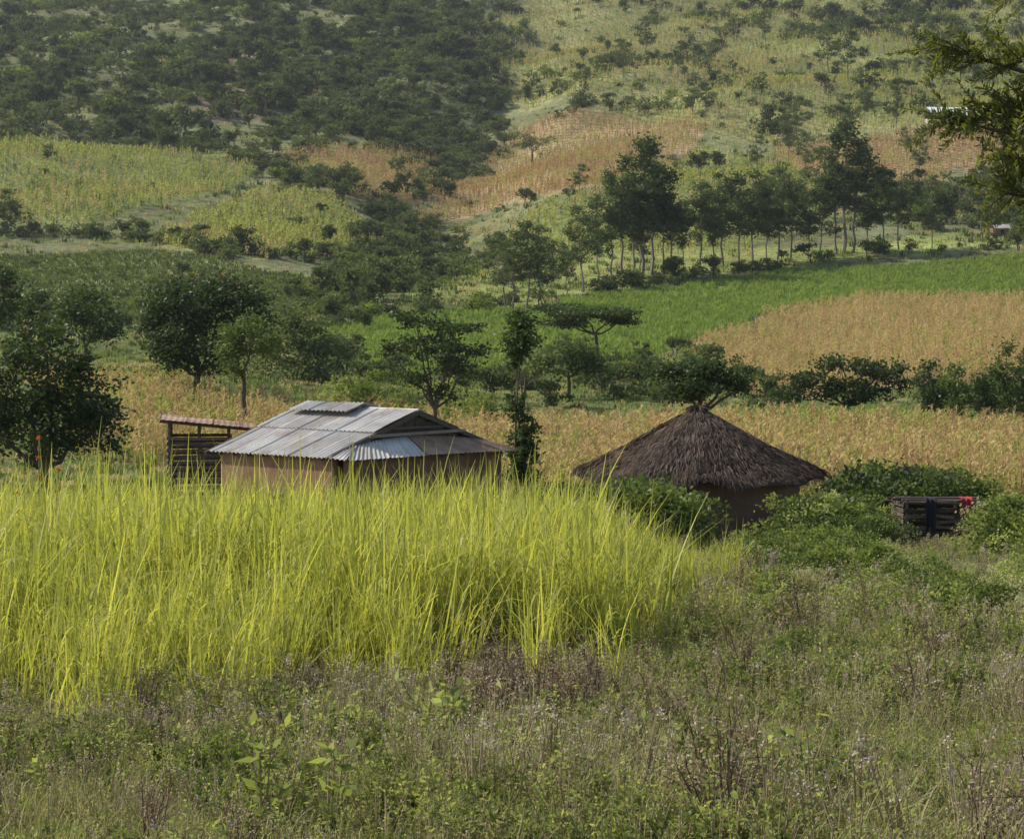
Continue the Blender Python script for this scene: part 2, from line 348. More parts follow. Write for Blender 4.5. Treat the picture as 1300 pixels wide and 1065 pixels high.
fill([(-100,318),(400,350),(400,415),(-100,415)],.004,.8,1.7,16,-2)
fill([(400,470),(640,470),(830,475),(830,515),(640,512),(440,512)],.05,.9,1.9,9,-.4)
fill([(670,430),(860,440),(880,500),(700,490)],.045,.8,1.7,9,-.2)
line([(-100,302),(100,300),(200,306),(300,325),(420,338),(520,300)],1.4,2.0,1.1,2.2)
line([(200,192),(330,205),(440,252),(500,282)],2,3,1.4,2.8)
line([(640,120),(580,200),(520,280),(490,340),(430,400)],1.8,4,1.2,2.8)
line([(600,396),(700,380),(850,358),(1000,336),(1180,320),(1400,318)],2.4,2.0,.8,1.9)
line([(-150,172),(100,180),(300,192),(430,192),(520,185)],2.5,3,1.2,2.8)
line([(560,200),(700,150),(860,140)],5,3,1.2,2.4)
line([(640,270),(760,245),(870,200)],5,3,1,2)
line([(380,420),(480,400),(600,392)],2,3,1.0,2.2)
line([(-100,418),(100,420),(330,425)],3,3,1,1.8)
line([(880,455),(960,510),(1000,522)],2,1,.7,1.3)
line([(640,130),(760,100),(900,60),(1000,20)],3,4,1.2,2.8)
line([(800,150),(900,110),(1050,100),(1300,90)],5,4,1.2,2.6)
BPa=np.concatenate(BP);BSa=np.concatenate(BS)
m=(BPa[:,1]>135); BPa=BPa[m];BSa=BSa[m]
kinds=[hill_bush(s) for s in range(100,105)]+[hill_bush(105,M_bush),hill_bush(106,M_hill,18,22,1.5)]+[hill_tree(110),hill_tree(111),hill_tree(112,M_hill,True)]
scatter('hillside_bushes',BPa,BSa,rng.choice(10,len(BPa),p=[.12,.12,.12,.12,.11,.11,.1,.09,.07,.04]),kinds)
print('bushes',len(BPa))

# crops
def maize(seed,mat,h=1.7,n=9,w=.09):
    g=np.random.default_rng(seed); mb=MB()
    for c in range(2):
        bx=g.normal(0,.12,2); hh=h*g.uniform(.85,1.1)
        mb.tube([(bx[0],bx[1],-.1),(bx[0]+.02,bx[1],hh*.6),(bx[0]+g.normal(0,.05),bx[1]+g.normal(0,.05),hh)],[.018,.014,.008],4,0,.6)
        z=np.linspace(.25,.9,n)*hh; base=np.column_stack([np.full(n,bx[0]),np.full(n,bx[1]),z])
        mb.blades(base,np.arange(n)*2.6+g.normal(0,.5,n),g.uniform(.35,.6,n)*h/1.7,g.uniform(.7,1.3,n),g.uniform(.5,1.3,n),w,3,0,np.clip(g.normal(.5,.22,n),0,1),g)
        k=7; mb.blades(np.tile([bx[0],bx[1],hh*.97],(k,1)),g.uniform(0,6,k),.28,.5,.1,.03,2,0,.75,g)
    return src(mb,[mat])
def lowcrop(seed,mat,h=1.0,n=26,w=.08,sp=.3):
    g=np.random.default_rng(seed); mb=MB()
    b=np.column_stack([g.normal(0,sp,(n,2)),np.zeros(n)])
    mb.blades(b,g.uniform(0,6.28,n),h*g.uniform(.6,1.1,n),g.uniform(.1,.7,n),g.uniform(0,.4,n),w,3,0,g.random(n),g); return src(mb,[mat])
def rows(P,a,b,ang,jit=.25):
    c=P.mean(0); R=np.linalg.norm(P-c,axis=1).max(); i=np.arange(-R,R,a); j=np.arange(-R,R,b)
    I,J=np.meshgrid(i,j); p=np.stack([I.ravel()+rng.normal(0,a*jit*.35,I.size),J.ravel()+rng.normal(0,b*jit,I.size)],1)
    ca,sa=math.cos(ang),math.sin(ang); p=p@np.array([[ca,sa],[-sa,ca]])+c
    p=p[np.abs(p[:,0])<.30*p[:,1]+15]
    return p[inside(P,*wob(p[:,0],p[:,1],.8))]
K={'m':[],'d':[],'r':[],'g':[],'s':[],'t':[]}; S={k_:[] for k_ in K}
for n,P,c,kk,a,b in PF:
    if not kk: continue
    p=rows(P,a,b,{'m':.5,'d':1.2,'r':.8,'g':.4,'s':1.3,'t':1.25}[kk])
    if kk in 'gr':
        p=p[rng.random(len(p))<.85]
    K[kk].append(p); S[kk].append(rng.uniform(.75,1.15,len(p)))
cat=lambda k_:(np.concatenate(K[k_]),np.concatenate(S[k_]))
p,s=cat('m'); kd_=[maize(200,M_mz_dry),maize(201,M_mz_dry),maize(202,M_mz_red),maize(203,M_mz_grn),maize(204,M_mz_dry),lowcrop(205,M_weed,1.1)]
v=vnoise(p[:,0],p[:,1],7); ki=np.where(rng.random(len(p))+v*.3<.60,rng.choice([0,1,2,4],len(p),p=[.28,.28,.18,.26]),rng.choice([3,5],len(p)))
scatter('maize_field',p,s*(.86+.12*v),ki,kd_)
p,s=cat('d'); scatter('dry_maize_field',p,s*.85,rng.choice(4,len(p),p=[.46,.24,.16,.14]),[maize(210,M_mz_dry,1.6,7,.13),maize(211,M_mz_dry,1.6,7,.13),maize(212,M_mz_grn,1.6,7,.13),maize(213,M_mz_red,1.6,7,.13)])
p,s=cat('r'); v=vnoise(p[:,0],p[:,1],16); u_=rng.random(len(p)); ki=np.where(u_+v*.35<.42,0,np.where(u_+v*.35<.75,1,2))
scatter('terraced_dry_crop',p,s*1.05,ki,[maize(220,M_mz_red,1.6,5,.3),maize(221,M_mz_dry,1.6,5,.3),maize(222,M_mz_grn,1.6,5,.3)])
p,s=cat('g'); v=vnoise(p[:,0],p[:,1],20); ki=np.where(rng.random(len(p))+v*.35<np.where((p[:,1]>560)&(np.abs(p[:,0]-25)<60),.52,.8),rng.choice([0,1],len(p)),2)
ki=np.where(rng.random(len(p))<.15,3,ki)
scatter('terraced_green_crop',p,s*1.1,ki,[maize(230,M_mz_grn,1.6,5,.3),maize(231,M_mz_grn,1.6,5,.3),maize(232,M_mz_dry,1.6,5,.3),maize(233,M_bush,1.6,5,.3)])
p,s=cat('s'); v=vnoise(p[:,0],p[:,1],12); m=rng.random(len(p))<.75+.3*v; p=p[m];s=s[m]
scatter('green_crop',p,s*.9,rng.choice(2,len(p)),[lowcrop(240,M_gcrop,1,22,.12),lowcrop(241,M_gcrop,1,22,.12)])
p,s=cat('t'); scatter('terrace_hedgerows',p,s*.8,rng.choice(2,len(p)),[lowcrop(250,M_bush,.9,20,.14),lowcrop(251,M_hill,.9,20,.14)])
# rough pasture between the fields
ly=60*np.exp(rng.random(26000)*math.log(960/60)); lx=rng.uniform(-.27,.27,26000)*ly
m=np.ones(len(lx),bool)
for n_,P,c,kk,a,b in PF:
    if kk: m&=~inside(P,lx,ly)
m&=~((ly<75)&(np.abs(lx)<12)); lx=lx[m];ly=ly[m]
v=vnoise(lx,ly,14); ki=np.where(rng.random(len(lx))+.3*v<.35,2,rng.choice([0,1,3],len(lx)))
scatter('rough_pasture',np.column_stack([lx,ly]),rng.uniform(.4,1.1,len(lx))*np.clip(ly/300,.45,1.5),ki,[lowcrop(260,M_bush,.8,24,.12,.5),lowcrop(261,M_gcrop,.7,24,.12,.5),lowcrop(262,M_mz_dry,.7,20,.09,.5),lowcrop(263,M_hill,.9,24,.14,.5)])

# ------------------------------------------------------------ individual trees
build_tree('broadleaf_tree',55,72,[(60,445,55,38),(15,490,62,55),(100,505,58,50),(60,545,92,42),(128,535,34,32),(-30,520,50,60)],200,70,.17,.42,M_dark,.15,301,flowers=4)
build_tree('tulip_tree',245,130,[(245,385,58,36),(300,378,42,32),(212,408,36,32),(250,435,60,40),(325,402,26,24),(215,450,30,25)],190,70,.26,.7,M_dark,.22,302,flowers=6)
build_tree('broadleaf_tree',310,112,[(322,430,40,28),(298,450,28,26)],70,50,.2,.5,M_mid,.14,303)
build_tree('broadleaf_tree',110,150,[(110,385,32,26),(122,412,36,24),(90,400,28,22)],80,45,.28,.7,M_dark,.16,304)
build_tree('broadleaf_tree',40,155,[(45,385,20,18),(35,405,24,18)],45,40,.28,.6,M_dark,.14,305)
build_tree('broadleaf_tree',-5,140,[(5,360,22,22),(-10,390,35,30)],60,45,.28,.6,M_dark,.16,306)
build_tree('broadleaf_tree',385,175,[(385,425,42,30),(365,405,28,22),(412,450,35,30),(350,455,35,28),(395,475,45,25)],130,45,.34,.9,M_hill,.2,307)
build_tree('open_crowned_tree',553,105,[(528,405,32,16),(572,418,38,16),(540,442,55,15),(578,468,42,14),(495,438,22,9),(608,446,18,12),(528,480,30,12),(560,500,22,12)],120,38,.2,.40,M_dark,.12,308,flat=.4,hollow=.2)
build_tree('slim_tree',662,64,[(660,412,22,16),(662,435,26,20),(658,462,9,12),(656,515,14,18),(664,545,18,20),(662,578,22,24),(660,605,18,18)],110,50,.13,.19,M_dark,.07,309,hollow=.1)
build_tree('acacia_tree',765,180,[(745,398,58,6),(790,406,30,6),(720,410,38,6),(705,392,24,5),(775,396,36,5)],140,50,.26,.6,M_dark,.16,310,flat=.3,hollow=.1)
build_tree('broadleaf_tree',722,170,[(722,450,34,18),(745,460,30,16),(700,458,25,18)],80,40,.3,.7,M_mid,.15,311)
build_tree('broadleaf_tree',885,84,[(885,468,38,12),(850,472,24,9),(925,480,28,11),(888,490,38,13),(940,492,14,8),(872,500,24,10)],130,50,.16,.34,M_dark,.13,312,flat=.45)
build_tree('flat_crowned_tree',1075,135,[(1068,463,36,9),(1120,470,34,11),(1030,482,34,12),(1008,498,26,14),(1090,496,50,16),(1140,485,20,10)],150,42,.24,.5,M_dark,.15,313,flat=.45)
for i,(b,t,r) in enumerate([(1180,458,12),(1214,462,13),(1247,475,12),(1276,436,13),(1300,448,14),(1195,480,12),(1262,465,10)]):
    h=530-t; build_tree('small_gum_tree',b,130+i*2,[(b,t+8,r*.7,10),(b-3,t+h*.35,r*1.1,14),(b+3,t+h*.6,r*1.4,14),(b,t+h*.85,r*1.3,14)],60,36,.22,.4,M_mid if i%2 else M_dark,.07,320+i)
# gum trees on the hillside
def gum(seed,w=1.0):
    g=np.random.default_rng(seed); mb=MB(); bl=[]
    for t in np.linspace(.40,.93,6): 
        r=(.12*np.sin((t-.25)/.75*np.pi)**.7+.03)*w; bl.append((g.normal(0,.05*w),g.normal(0,.05*w),t,r*g.uniform(.7,1.2),g.uniform(.05,.08)))
    bl.append((0,0,.97,.035*w,.04))
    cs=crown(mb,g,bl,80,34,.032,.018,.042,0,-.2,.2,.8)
    limb(mb,g,(0,0,-.03),(g.normal(0,.02),g.normal(0,.02),.95),.012,.003,1,6,5,.02)
    for c in cs[::3]: limb(mb,g,(0,0,c[2]-.08),c,.004,.002,1,2,4)
    return mb.mesh('gum_tree',[M_euc,M_palebark])
gums=[gum(400+i,w) for i,w in enumerate([.8,1,1.2,1.5,1.9,.95,1.3])]
EU=[(640,392,95,4),(652,398,110,4),(668,400,125,4),(685,392,105,4),(700,380,70,3),(740,368,115,2),(760,362,110,2),(777,356,130,1),(790,352,160,1),(803,352,120,1),(815,350,172,0),(826,350,170,1),(842,348,130,2),(853,350,110,2),(868,346,95,2),(888,345,110,2),(905,344,100,1),(918,342,120,2),(938,340,110,3),(955,338,115,2),(972,336,95,3),(985,334,105,3),(1003,332,105,4),(1025,330,90,3),(1062,325,150,1),(1070,322,165,1),(1082,322,150,1),(1100,320,90,2),(1122,320,100,4),(1140,318,85,4),(1182,316,80,3),(1245,308,85,4),(1262,308,60,3),(720,374,60,2),(812,346,60,3),(1040,328,85,4),
 (1135,170,60,1),(1150,205,45,3),(1165,235,65,4),(1275,205,70,4),(1300,240,70,4),(1285,215,60,3),(1095,160,50,1),(1010,185,60,4),(995,180,50,4),(895,155,45,3),(880,140,40,3),(1180,120,70,4),(1075,110,70,4),(1050,100,65,4),(1205,100,70,4),(820,80,60,4),(790,105,55,4),(1290,60,60,4),(1160,60,60,3),(1120,40,60,4),(960,225,50,4),(930,280,45,4),(1020,230,60,4),(1045,270,80,4),(985,285,70,4),(735,250,40,3),(5,300,60,4),(-20,300,70,4),(1000,210,60,3),(860,100,45,3),(970,60,40,4),(1310,330,120,4)]
for b,e,h,kx in EU:
    x,y=ground_at(b,e); kx=int(kx if rng.random()<.6 else {0:5,1:5,2:6,3:6,4:3}[kx]); o=bpy.data.objects.new('gum_tree',gums[kx]); hh=h/F*y*rng.uniform(.92,1.06); o.location=(x,y,float(H(x,y))); ww=hh*rng.uniform(.9,1.25); o.scale=(ww,ww,hh)
    o.rotation_euler=(rng.normal(0,.03),rng.normal(0,.03),rng.uniform(0,6.28)); C0.objects.link(o)
# lone acacias in the dry fields
for i,(b,e,w) in enumerate([(675,210,36),(410,238,22),(1250,250,25),(640,190,18)]):
    x,y=ground_at(b,e); t=e-w*1.0
    build_tree('acacia_tree',b,y,[(b-w*.3,t,w*.55,w*.16),(b+w*.4,t+w*.15,w*.5,w*.15),(b,t+w*.35,w*.5,w*.14)],50,22,.5,1.0,M_hill,.25,340+i,flat=.4)

# ------------------------------------------------------------ iron-roofed mud house
zg=float(H(-4,58))-.05; PB=np.array([-3.94,56.0])
ang=math.atan2(.738,.675)   # local x = along gable width (t); local y = along ridge (s)
house=empty('mud_house_with_iron_roof',(PB[0],PB[1],zg),ang)
EZ=-3.35-zg; RZ=EZ+1.0; W=6.0; Ld=4.8
def corr(mb,p00,p10,p01,p11,n,mat,period=.152,amp=.018,rows_=6,seed=0):
    p00,p10,p01,p11=map(lambda a:np.array(a,float),(p00,p10,p01,p11))
    nor=nrm(np.cross(p10-p00,p01-p00)); 
    if nor[2]<0: nor=-nor
    L=np.linalg.norm(p10-p00); m=int(L/period*6)+2; u=np.linspace(0,1,m); v=np.linspace(0,1,rows_)
    U,V_=np.meshgrid(u,v); P=(p00*(1-U[...,None])+p10*U[...,None])*(1-V_[...,None])+(p01*(1-U[...,None])+p11*U[...,None])*V_[...,None]
    sheet=np.floor(U*L/.68); fr=(U*L/.68)%1
    off=amp*np.cos(U*L/period*2*np.pi)+.006*np.sin(sheet*12.9)+.012*np.sin(U*5+seed)*np.sin(V_*4)+np.where(fr<.08,.014,0)
    P=P+nor*off[...,None]
    tint=np.clip(.55+.4*np.sin(sheet*7.3+seed*3+1)+.12*np.sin(V_*9+sheet),0,1)-np.where(fr<.12,.6,0)
    id_=np.arange(m*rows_).reshape(rows_,m); q=np.stack([id_[:-1,:-1],id_[:-1,1:],id_[1:,1:],id_[1:,:-1]],-1).reshape(-1,4)
    mb.add(P.reshape(-1,3),q,mat,np.clip(tint,0,1).ravel())
# local frame: x=t (towards right-rear), y=s (towards left-rear)
mb=MB(); s0=.5
mid_=lambda a,b,f:tuple(np.array(a)*(1-f)+np.array(b)*f)
e0,e1,r0,r1=(0,s0,EZ+.0),(0,Ld,EZ+.0),(3,s0,RZ),(3,Ld,RZ)
corr(mb,e0,e1,mid_(e0,r0,.56),mid_(e1,r1,.56),0,0,seed=1)
up=lambda p,z=.03:(p[0],p[1],p[2]+z)
corr(mb,up(mid_(e0,r0,.52)),up(mid_(e1,r1,.52)),up(r0),up(r1),0,0,seed=2)
f0,f1=(W,s0,EZ),(W,Ld,EZ)
corr(mb,f0,f1,mid_(f0,r0,.56),mid_(f1,r1,.56),0,0,seed=3)
corr(mb,up(mid_(f0,r0,.52)),up(mid_(f1,r1,.52)),up(r0),up(r1),0,0,seed=4)
# vent cap over the ridge
corr(mb,(2.35,2.3,RZ-.02),(2.35,4.5,RZ-.02),(3.02,2.3,RZ+.17),(3.02,4.5,RZ+.17),0,0,seed=5)
corr(mb,(3.65,2.3,RZ-.02),(3.65,4.5,RZ-.02),(3.0,2.3,RZ+.16),(3.0,4.5,RZ+.16),0,0,seed=6)
mb.tube([(3,s0-.02,RZ+.03),(3,2.3,RZ+.03)],.045,6,0,.3)
corr(mb,(0,-.12,EZ-.03),(0,s0+.15,EZ+.02),(.95,s0-.05,EZ+.27),(.95,s0+.15,EZ+.34),0,0,seed=7)
mb.obj('roof',[M_metal],parent=house,smooth=False)
mb=MB()
corr(mb,(.02,-.14,EZ-.035),(2.7,-.14,EZ-.03),(.85,s0+.02,EZ+.30),(2.7,s0+.02,EZ+.42),0,0,seed=8,amp=.010)
corr(mb,(2.62,-.15,EZ-.01),(W,-.14,EZ-.035),(2.62,s0+.04,EZ+.45),(W-.9,s0+.02,EZ+.28),0,1,seed=9,amp=.010)
mb.obj('skirt_roof',[M_metal,M_rust],parent=house)
mb=MB()
mb.beam((0,s0-.02,EZ-.03),(3,s0-.02,RZ-.03),.04,.10,0,.4); mb.beam((W,s0-.02,EZ-.03),(3,s0-.02,RZ-.03),.04,.10,0,.4)
mb.beam((1.3,s0-.06,EZ+.46),(4.6,s0-.06,EZ+.50),.03,.07,1,.5)
mb.beam((1.9,s0+.02,EZ+.62),(4.1,s0+.02,EZ+.62),.05,.06,0,.5)
for i in range(14):
    t=.5+i*.38; zt=EZ+(RZ-EZ)*(1-abs(t-3)/3)-.08
    mb.beam((t,s0+.10,EZ+.1),(t+.02,s0+.10,zt),.36,.03,0,rng.uniform(0,.4))
for i in range(9):
    y=s0+.3+i*.52; mb.beam((.03,y,EZ-.05),(3,y,RZ-.05),.05,.06,0,.4); mb.beam((W-.03,y,EZ-.05),(3,y,RZ-.05),.05,.06,0,.4)
for i in range(8): mb.beam((.5+i*.7,-.1,EZ-.09),(.5+i*.7,s0,EZ+.16),.05,.05,0,.4)
mb.obj('gable_timbers',[M_wood,M_board],parent=house)
def wall(mb,a,b,z0,z1,th,mat,holes=(),seed=0):
    a=np.array(a,float);b=np.array(b,float);L=np.linalg.norm(b-a);d=(b-a)/L;n=np.array([d[1],-d[0]])
    xs=[0.,L]
    for h in holes: xs+=[h[0],h[1]]
    xs=sorted(xs)
    def seg(x0,x1,za,zb):
        c=a+d*(x0+x1)/2-n*th/2; R=np.array([[d[0],n[0],0],[d[1],n[1],0],[0,0,1]]); mb.box((c[0],c[1],(za+zb)/2),((x1-x0)/2,th/2,(zb-za)/2),R,mat,.5)
    for x0,x1 in zip(xs[:-1],xs[1:]):
        hh=[h for h in holes if abs(h[0]-x0)<1e-6]
        if hh:
            h=hh[0]
            if h[2]>z0+.01: seg(x0,x1,z0,h[2])
            seg(x0,x1,h[3],z1)
        else: seg(x0,x1,z0,z1)
mb=MB(); x0,x1,y0,y1=.33,5.6,.33,4.5
wall(mb,(x1,y0),(x0,y0),-.5,EZ-.02,.18,1,[(3.2,4.05,-.4,1.75),(1.2,1.8,1.0,1.5)])  # gable face takes the darker mud: its shade is put into the colour
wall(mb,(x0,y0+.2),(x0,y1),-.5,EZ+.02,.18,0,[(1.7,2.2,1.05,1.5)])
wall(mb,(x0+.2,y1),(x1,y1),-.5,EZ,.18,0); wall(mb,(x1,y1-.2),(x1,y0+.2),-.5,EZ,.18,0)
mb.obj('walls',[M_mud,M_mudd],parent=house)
mb=MB()
for i in range(4): mb.box((x1-3.2-.11-i*.21,y0+.10,.68),(.10,.015,1.06),None,0,rng.random())
mb.box((x1-1.5,y0+.10,1.25),(.29,.015,.24),None,0,.3); mb.box((x0+.1,y0+.2+1.95,1.27),(.015,.24,.22),None,0,.3)
mb.obj('door_and_shutters',[M_wood],parent=house)

# ------------------------------------------------------------ slatted granary beside the house
gx,gy=-8.75,61.5; gz=float(H(gx,gy)); gr=empty('slatted_granary',(gx,gy,gz),.12)
zt=-2.72-gz
mb=MB()
for px_,py_,h_ in [(0,0,zt),(0,1.5,zt-.05),(1.5,0,zt-.16),(1.5,1.5,zt-.16),(.75,0,zt-.08)]:
    mb.tube([(px_,py_,-.4),(px_+.01,py_+.01,h_*.5),(px_,py_,h_-.03)],[.055,.05,.05],6,0,.2)
g=np.random.default_rng(5)
for i in range(18):
    z=.55+i*.155
    if z>zt-.28: break
    mb.beam((-.06,-.065,z+g.normal(0,.02)),(1.56,-.065,z+g.normal(0,.03)),.025,.08,0,g.random())
    mb.beam((-.065,-.03,z),(-.065,1.55,z+g.normal(0,.02)),.025,.085,0,g.random())
    mb.beam((1.565,-.03,z),(1.565,1.55,z),.025,.08,0,g.random()); mb.beam((0,1.565,z),(1.5,1.565,z),.025,.08,0,g.random())
for i in range(8): mb.beam((.1+i*.18,.0,.5),(.1+i*.18,1.5,.5),.12,.04,0,.4)
for y in (0,.75,1.5): mb.beam((-.25,y,zt+.01),(2.1,y,zt-.22),.06,.07,0,.3)
mb.obj('frame_and_slats',[M_wood],parent=gr)
mb=MB(); corr(mb,(-.3,-.35,zt+.08),(2.15,-.35,zt-.17),(-.3,1.9,zt+.12),(2.15,1.9,zt-.13),0,0,seed=11,amp=.006)
mb.obj('roof_sheet',[M_rust],parent=gr)

# ------------------------------------------------------------ thatched hut
hx,hy=4.63,60.0; hz=float(H(hx,hy))-.03; hut=empty('thatched_round_hut',(hx,hy,hz))
EV=-4.02-hz; AP=-2.36-hz; R=2.98; g=np.random.default_rng(12)
def rad(t,th): # t 0 at apex .. 1 at eave
    return R*(t**.95)*(1+.035*np.sin(3*th+1)+.03*np.sin(5*th))+.05+.06*t*np.sin(t*9+th*2)
def zc(t,th): return AP+(EV-AP)*t+ .09*np.sin(t*3.14)*np.sin(2*th+4)+(.05*np.sin(4*th+2)+.04*np.sin(11*th))*t
mb=MB(); nt_,nth=26,96; t=np.linspace(0.0,1,nt_); th=np.linspace(0,2*np.pi,nth,endpoint=False); TT,TH=np.meshgrid(t,th,indexing='ij')
def ringmesh(RR,ZZ,TH,mat,tint=.5):
    a,b=RR.shape; v=np.stack([RR*np.cos(TH),RR*np.sin(TH),ZZ],-1); id_=np.arange(a*b).reshape(a,b); nx_=np.roll(id_,-1,1)
    mb.add(v.reshape(-1,3),np.stack([id_[:-1],nx_[:-1],nx_[1:],id_[1:]],-1).reshape(-1,4),mat,tint)
lay=.05*((TT*5)%1)
ringmesh(rad(TT,TH)+lay*.6,zc(TT,TH)+lay*.5-.03,TH,0)
tu=np.linspace(0,1,4); TT2,TH2=np.meshgrid(tu,th,indexing='ij')
ringmesh(rad(1.0,TH2)*(1-.2*TT2)+.02,zc(1.0,TH2)-.04-.10*np.sin(TT2*1.5)+.22*TT2,TH2,0)
N_=20000; tt=g.random(N_)**.6*.99; aa=g.uniform(0,2*np.pi,N_)
tt[:2600]=g.uniform(.95,1.01,2600)
rr=rad(tt,aa); zz=zc(tt,aa)
slope=nrm(np.stack([np.cos(aa)*R,np.sin(aa)*R,np.full(N_,EV-AP)],1)); tang=np.stack([-np.sin(aa),np.cos(aa),0*aa],1); nor=nrm(np.cross(tang,slope)); nor*=np.sign(nor[:,2:3])
d=nrm(slope+tang*g.normal(0,.2,(N_,1))+nor*g.normal(.04,.10,(N_,1))); L_=g.uniform(.14,.45,N_)*np.minimum(1,.35+tt)
rag=.8+.5*np.sin(aa*9+2*np.sin(aa*4)); L_=np.where(tt>.93,L_*rag,L_)
base=np.stack([rr*np.cos(aa),rr*np.sin(aa),zz],1)+nor*g.uniform(0,.08,(N_,1))-d*L_[:,None]*.5
patch=.5+.5*np.sin(aa*7+tt*11)*np.sin(aa*3-tt*7)
w=g.uniform(.010,.03,N_)[:,None]; sd=nrm(tang+nor*g.normal(0,.4,(N_,1)))
d2=nrm(d+np.array([0,0,-.5])); mid=base+d*L_[:,None]*.6; tip=mid+d2*L_[:,None]*.5
v=np.stack([base-sd*w*.5,base+sd*w*.5,mid+sd*w*.5,mid-sd*w*.5,tip+sd*w*.15,tip-sd*w*.15],1)
q0=np.array([[0,1,2,3],[3,2,4,5]]); q=(np.arange(N_)[:,None,None]*6+q0).reshape(-1,4)
mb.add(v.reshape(-1,3),q,1,np.repeat(np.clip(.0+.6*patch*(.5+.5*np.sin(tt*31+np.sin(aa*5)))+g.normal(.12,.22,N_),0,1),6))
n=260; aa=g.uniform(0,6.28,n); bs=np.stack([.03*np.cos(aa),.03*np.sin(aa),np.full(n,AP+.13)],1); dd=np.stack([np.cos(aa)*.8,np.sin(aa)*.8,g.uniform(-.9,-.2,n)],1)
mb.leaves(bs,dd,g.uniform(.2,.42,n),.04,1,g.random(n)*.6,g); mb.tube([(0,0,AP-.1),(0,0,AP+.1),(.01,0,AP+.2)],[.10,.07,.03],6,0,.4)
mb.obj('thatch_roof',[M_thatchb,M_thatch],parent=hut)
mb=MB(); RW=2.55; nz_=8
th=np.linspace(0,2*np.pi,97)[:-1]; door=(np.abs((th-math.radians(205)+np.pi)%(2*np.pi)-np.pi)<.17)
zz=np.linspace(-.5,EV+.25,nz_)
TT,TH=np.meshgrid(zz,th,indexing='ij')
Rr=RW+.02*np.sin(TH*9+TT*3)+.02*np.sin(TH*4-TT*5)
v=np.stack([Rr*np.cos(TH),Rr*np.sin(TH),TT],-1); id_=np.arange(Rr.size).reshape(Rr.shape); nx_=np.roll(id_,-1,1)
q=np.stack([id_[:-1],nx_[:-1],nx_[1:],id_[1:]],-1); q=q[:,~door]
mb.add(v.reshape(-1,3),q.reshape(-1,4),0); 
mb.obj('mud_wall',[M_mudd],parent=hut,smooth=True)
mb=MB(); a=math.radians(205)
for s_ in (-.17,.17): mb.beam((2.55*math.cos(a+s_),2.55*math.sin(a+s_),-.4),(2.55*math.cos(a+s_),2.55*math.sin(a+s_),EV+.1),.08,.08,0,.2)
for i in range(4):
    b_=a-.13+i*.085; mb.beam((2.46*math.cos(b_),2.46*math.sin(b_),-.3),(2.46*math.cos(b_),2.46*math.sin(b_),EV+.1),.19,.03,0,rng.random())
for i in range(28):
    b_=i*2*np.pi/28; mb.beam((2.2*math.cos(b_),2.2*math.sin(b_),EV+.27),(2.85*math.cos(b_),2.85*math.sin(b_),EV-.05),.04,.04,0,.3)
mb.obj('door_and_rafters',[M_wood],parent=hut)

# ------------------------------------------------------------ plank pen with washing
M_oldwood=solid('old_dark_planks',(.03,.022,.017),(.19,.145,.11),7,tintmix=.75)
cx,cy=9.2,56.0; cz=float(H(cx,cy)); pen=empty('plank_pen',(cx,cy,cz),.06); mb=MB(); g=np.random.default_rng(33)
for px_,py_ in [(0,0),(.6,-.02),(1.2,0),(1.72,0),(0,1.3),(1.72,1.3)]: mb.tube([(px_,py_,-.4),(px_+g.normal(0,.03),py_,1.25+g.uniform(0,.18))],[.05,.045],6,0,.2)
for i in range(9):
    z=.15+i*.135
    for x_a,x_b in ((-.05,.62),(.58,1.25),(1.15,1.8)):
        if g.random()<.18: continue
        mb.beam((x_a+g.normal(0,.06),-.07-.02*g.random(),z+g.normal(0,.035)),(x_b+g.normal(0,.06),-.07-.02*g.random(),z+g.normal(0,.05)),.03,g.uniform(.05,.11),0,g.random()**1.5)
    mb.beam((0,1.37,z),(1.75,1.37,z+g.normal(0,.03)),.03,.1,0,g.random()*.5); mb.beam((-.07,0,z),(-.07,1.3,z+g.normal(0,.03)),.03,.1,0,g.random()); mb.beam((1.8,0,z),(1.8,1.3,z),.03,.1,0,g.random())
for i in range(13): mb.beam((-.15+g.normal(0,.10),-.12+i*.12,1.24+g.uniform(-.02,.10)),(1.9+g.normal(0,.12),-.1+i*.12+g.normal(0,.08),1.22+g.uniform(-.04,.14)),g.uniform(.05,.11),.035,0,g.random())
mb.obj('planks_and_posts',[M_oldwood],parent=pen)
def cloth(name,x0,x1,ztop,drop,mat,seed):
    mb=MB(); a=14;b=16; u=np.linspace(0,1,a); v=np.linspace(0,1,b); U,V_=np.meshgrid(u,v)
    over=V_<.25
    yv=np.where(over,-.17+(.25-V_)*1.2,-.19-.03*np.sin(U*14+V_*3)); zv=np.where(over,ztop+.02,ztop-(V_-.25)/.75*drop*(1+.15*np.sin(U*6+seed)))
    P=np.stack([x0+(x1-x0)*(U*(1-.15*V_)+.07*V_),yv,zv+.01*np.sin(U*9)],-1); id_=np.arange(a*b).reshape(b,a)
    mb.add(P.reshape(-1,3),np.stack([id_[:-1,:-1],id_[:-1,1:],id_[1:,1:],id_[1:,:-1]],-1).reshape(-1,4),0)
    return mb.obj(name,[mat],parent=pen,smooth=True)
cloth('red_cloth',1.24,1.52,1.38,.36,solid('red_cloth',(.32,.025,.035),(.45,.05,.05),6),1)
cloth('dark_cloth',.40,.66,1.38,.75,solid('dark_cloth',(.012,.013,.018),(.03,.032,.04),6),2)

